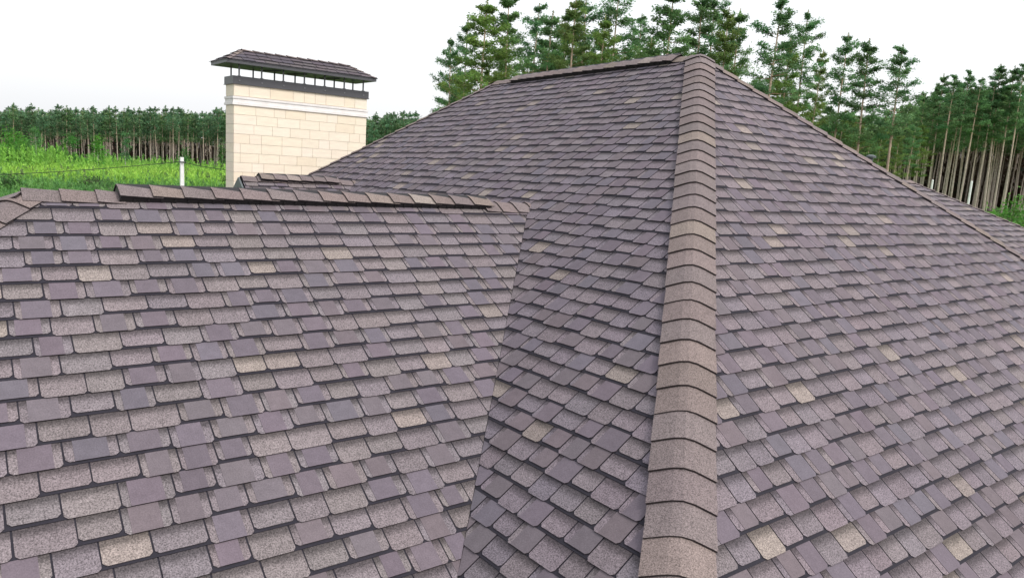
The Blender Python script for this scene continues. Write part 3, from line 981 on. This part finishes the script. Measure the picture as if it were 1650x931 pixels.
tall_c = [(.16, .36, .075), (.21, .43, .07), (.27, .48, .09)]
us = MB()    # brown-green undergrowth between the trunks
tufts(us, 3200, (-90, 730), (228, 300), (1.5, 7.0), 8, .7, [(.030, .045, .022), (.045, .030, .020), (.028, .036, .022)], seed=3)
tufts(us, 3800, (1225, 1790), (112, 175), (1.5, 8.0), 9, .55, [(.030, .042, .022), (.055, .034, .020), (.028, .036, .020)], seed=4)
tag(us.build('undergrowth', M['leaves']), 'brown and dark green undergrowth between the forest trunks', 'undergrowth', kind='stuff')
gr = MB()
LG = [(.14, .31, .075), (.20, .41, .075), (.26, .48, .07), (.32, .52, .09)]
tufts(gr, 6500, (-80, 470), (64, 140), (.5, 1.5), 10, .20, [(.12, .18, .08), (.10, .24, .07), (.15, .33, .08), (.23, .40, .10)], seed=5)
tufts(gr, 9000, (-80, 470), (125, 219), (.7, 2.6), 10, .25, LG, seed=6)
tufts(gr, 1700, (-80, 400), (165, 220), (1.6, 4.2), 22, .25, tall_c, seed=8)
tufts(gr, 260, (-60, 420), (95, 160), (1.2, 2.8), 40, .20, [(.10, .22, .07), (.15, .30, .09), (.13, .18, .08)], seed=12)
tufts(gr, 420, (-80, 110), (165, 215), (3.0, 6.0), 34, .30, tall_c, seed=9)
tufts(gr, 500, (1560, 1760), (66, 90), (.2, .9), 8, .2, [(.10, .20, .06), (.14, .25, .07)], seed=7)
tag(gr.build('meadow_growth', M['leaves']), 'bright green saplings and tall grass covering the meadow below the far forest', 'meadow growth', kind='stuff')


def leafy(name, px, d, top, wid, cols, label, seed, cat='bush', nl=620, lsz=.42, trunk=True, pointy=.6, cb=.03, group=None):
    nl = int(nl * 2.6); lsz *= .62
    r = random.Random(seed); P = at(px, top, d); z0 = ground_z(P[0], P[1]); H = P[2] - z0
    e = empty(name, (P[0], P[1], z0), label=label, cat=cat, group=group)
    V = []; F = []; C = []
    clumps = [(r.uniform(cb, 1), r.uniform(0, 6.28), r.random() ** .5, r.uniform(.7, 1.3)) for _ in range(26)]
    for i in range(nl):
        s, a, q, tone = clumps[i % 26]
        pr = (math.sin(math.pi * min(1, .2 + s * .8)) ** .6) * (1 - pointy * s)
        c = np.array([P[0] + math.cos(a) * q * pr * wid, P[1] + math.sin(a) * q * pr * wid, z0 + H * s])
        c = c + np.array([r.gauss(0, 1), r.gauss(0, 1), r.gauss(0, 1)]) * wid * .17
        c[2] = max(c[2], z0 + .1)
        col = tuple(v * tone * r.uniform(.8, 1.2) for v in cols)
        leafquad(V, F, C, c, lsz * r.uniform(.5, 1.1), (*col, 1), r, .9)
    cr = MB(); cr.mesh(V, F, C)
    tk = MB()
    tk.tube([(P[0], P[1], z0 - .1), (P[0] + .1, P[1], z0 + H * .5), (P[0], P[1] + .1, z0 + H * .93)], [.09, .06, .02], 5, (.45, .43, .40, 1) if 'birch' in name else (.16, .13, .10, 1))
    for k in range(7):
        z = z0 + H * (.15 + .1 * k); a = k * 2.4
        tk.tube([(P[0], P[1], z), (P[0] + math.cos(a) * wid * .6, P[1] + math.sin(a) * wid * .6, z + H * .12)], [.03, .008], 3, (.2, .17, .13, 1), cap=False)
    tk.build('trunk', M['bark'], e); cr.build('crown', M['leaves'], e)


leafy('bush', 12, 178, 213, 4.6, (.085, .25, .035), 'large bright bush at the left edge of the meadow against the forest', 1, nl=1100, pointy=.35)
leafy('bush', 36, 190, 226, 3.2, (.080, .23, .045), 'rounded bush just right of the largest one at the left edge', 2, pointy=.3)
leafy('birch_tree', 57, 186, 204, 2.6, (.095, .24, .07), 'pale young birch with a thin white stem before the far forest', 3, 'birch', nl=420)
leafy('bush', 112, 185, 221, 2.9, (.050, .18, .030), 'dark green round bush in the meadow by the forest trunks', 4, nl=800, pointy=.2)
leafy('birch_tree', 157, 178, 222, 3.0, (.105, .30, .045), 'pointed bright birch sapling left of the white post', 5, 'birch', nl=700, pointy=.8)
leafy('birch_tree', 201, 192, 214, 1.7, (.075, .20, .07), 'narrow dusky birch standing against the brown trunks', 6, 'birch', nl=420, pointy=.5)
leafy('bush', 300, 196, 240, 2.6, (.055, .17, .035), 'low dark bush behind the top of the white post', 7, pointy=.3)
leafy('bush', 358, 188, 234, 3.0, (.060, .16, .04), 'olive bush in the meadow beside the chimney', 8, pointy=.4)
leafy('bush', 158, 118, 289, 2.6, (.055, .10, .035), 'dull olive shrub low in the middle of the meadow', 9, pointy=.2, lsz=.35)
leafy('bush', 8, 112, 288, 2.4, (.045, .11, .03), 'dull dark shrub low at the left edge of the meadow', 10, pointy=.2, lsz=.35)
leafy('bush', 366, 130, 284, 1.5, (.06, .11, .035), 'small brownish shrub low by the foot of the chimney', 11, pointy=.2, lsz=.3, nl=300)
leafy('bush', 1636, 76, 330, 2.6, (.11, .28, .05), 'bright green bush at the foot of the right-hand forest', 12, pointy=.3, lsz=.3, nl=700)

# ------------------------------------------------------------------ posts and wires
P = at(293, 253, 40.0)
pl_ = empty('utility_pole', (P[0], P[1], ground_z(P[0], P[1])), label='white concrete pole standing in the meadow left of the chimney', cat='utility pole')
pm = MB(); zg = ground_z(P[0], P[1]) - .2
pm.mesh([(P[0] + sx * w_, P[1] + sy * w_, z) for z, w_ in ((zg, .12), (P[2], .075)) for sx, sy in ((-1, -1), (1, -1), (1, 1), (-1, 1))],
        [(0, 1, 5, 4), (1, 2, 6, 5), (2, 3, 7, 6), (3, 0, 4, 7), (4, 5, 6, 7), (3, 2, 1, 0)])
pm.build('shaft', M['concrete'], pl_)
hk = MB(); hk.box((P[0], P[1], P[2] - .22), (.24, .24, .04)); hk.tube([(P[0] - .12, P[1] + .0, P[2] - .22), (P[0] - .2, P[1] + .02, P[2] - .25)], .02, 5)
hk.build('bracket', M['trim'], pl_)
A_ = at(291, 260, 39.9); B_ = at(-60, 283, 44.0); C_ = at(395, 276, 39.0)


def wire(A0, B0, sag, label):
    pts = []
    for k in range(17):
        s = k / 16; p = A0 + (B0 - A0) * s; p = p - np.array([0, 0, sag * 4 * s * (1 - s)]); pts.append(p)
    wm = MB(); wm.tube(pts, .016, 5); tag(wm.build('power_line', M['cable']), label, 'cable')


wire(A_, B_, .10, 'black cable running left from the white pole across the meadow')
wire(A_, C_, .08, 'black cable running right from the white pole towards the chimney')
for px, ty, d, lab in ((1503, 289, 62, 'short white post before the right-hand forest, the left one of two'), (1566, 291, 58, 'taller white post before the right-hand forest, the right one of two')):
    P = at(px, ty, d); e = MB(); zg = ground_z(P[0], P[1]) - .2
    e.tube([(P[0], P[1], zg), (P[0], P[1], P[2] - .05), (P[0], P[1], P[2])], [.08, .07, .03], 7)
    tag(e.build('concrete_post', M['concrete']), lab, 'post', group='white posts by the forest')
# dark snag in the meadow
P = at(322, 246, 203); e = MB()
e.tube([(P[0], P[1], ground_z(P[0], P[1])), (P[0] + .1, P[1], P[2] - 1), (P[0], P[1] + .1, P[2])], [.35, .3, .12], 6, (.03, .028, .025, 1))
tag(e.build('tree_stump', M['bark']), 'dark broken tree stump in the meadow just right of the white pole', 'stump')
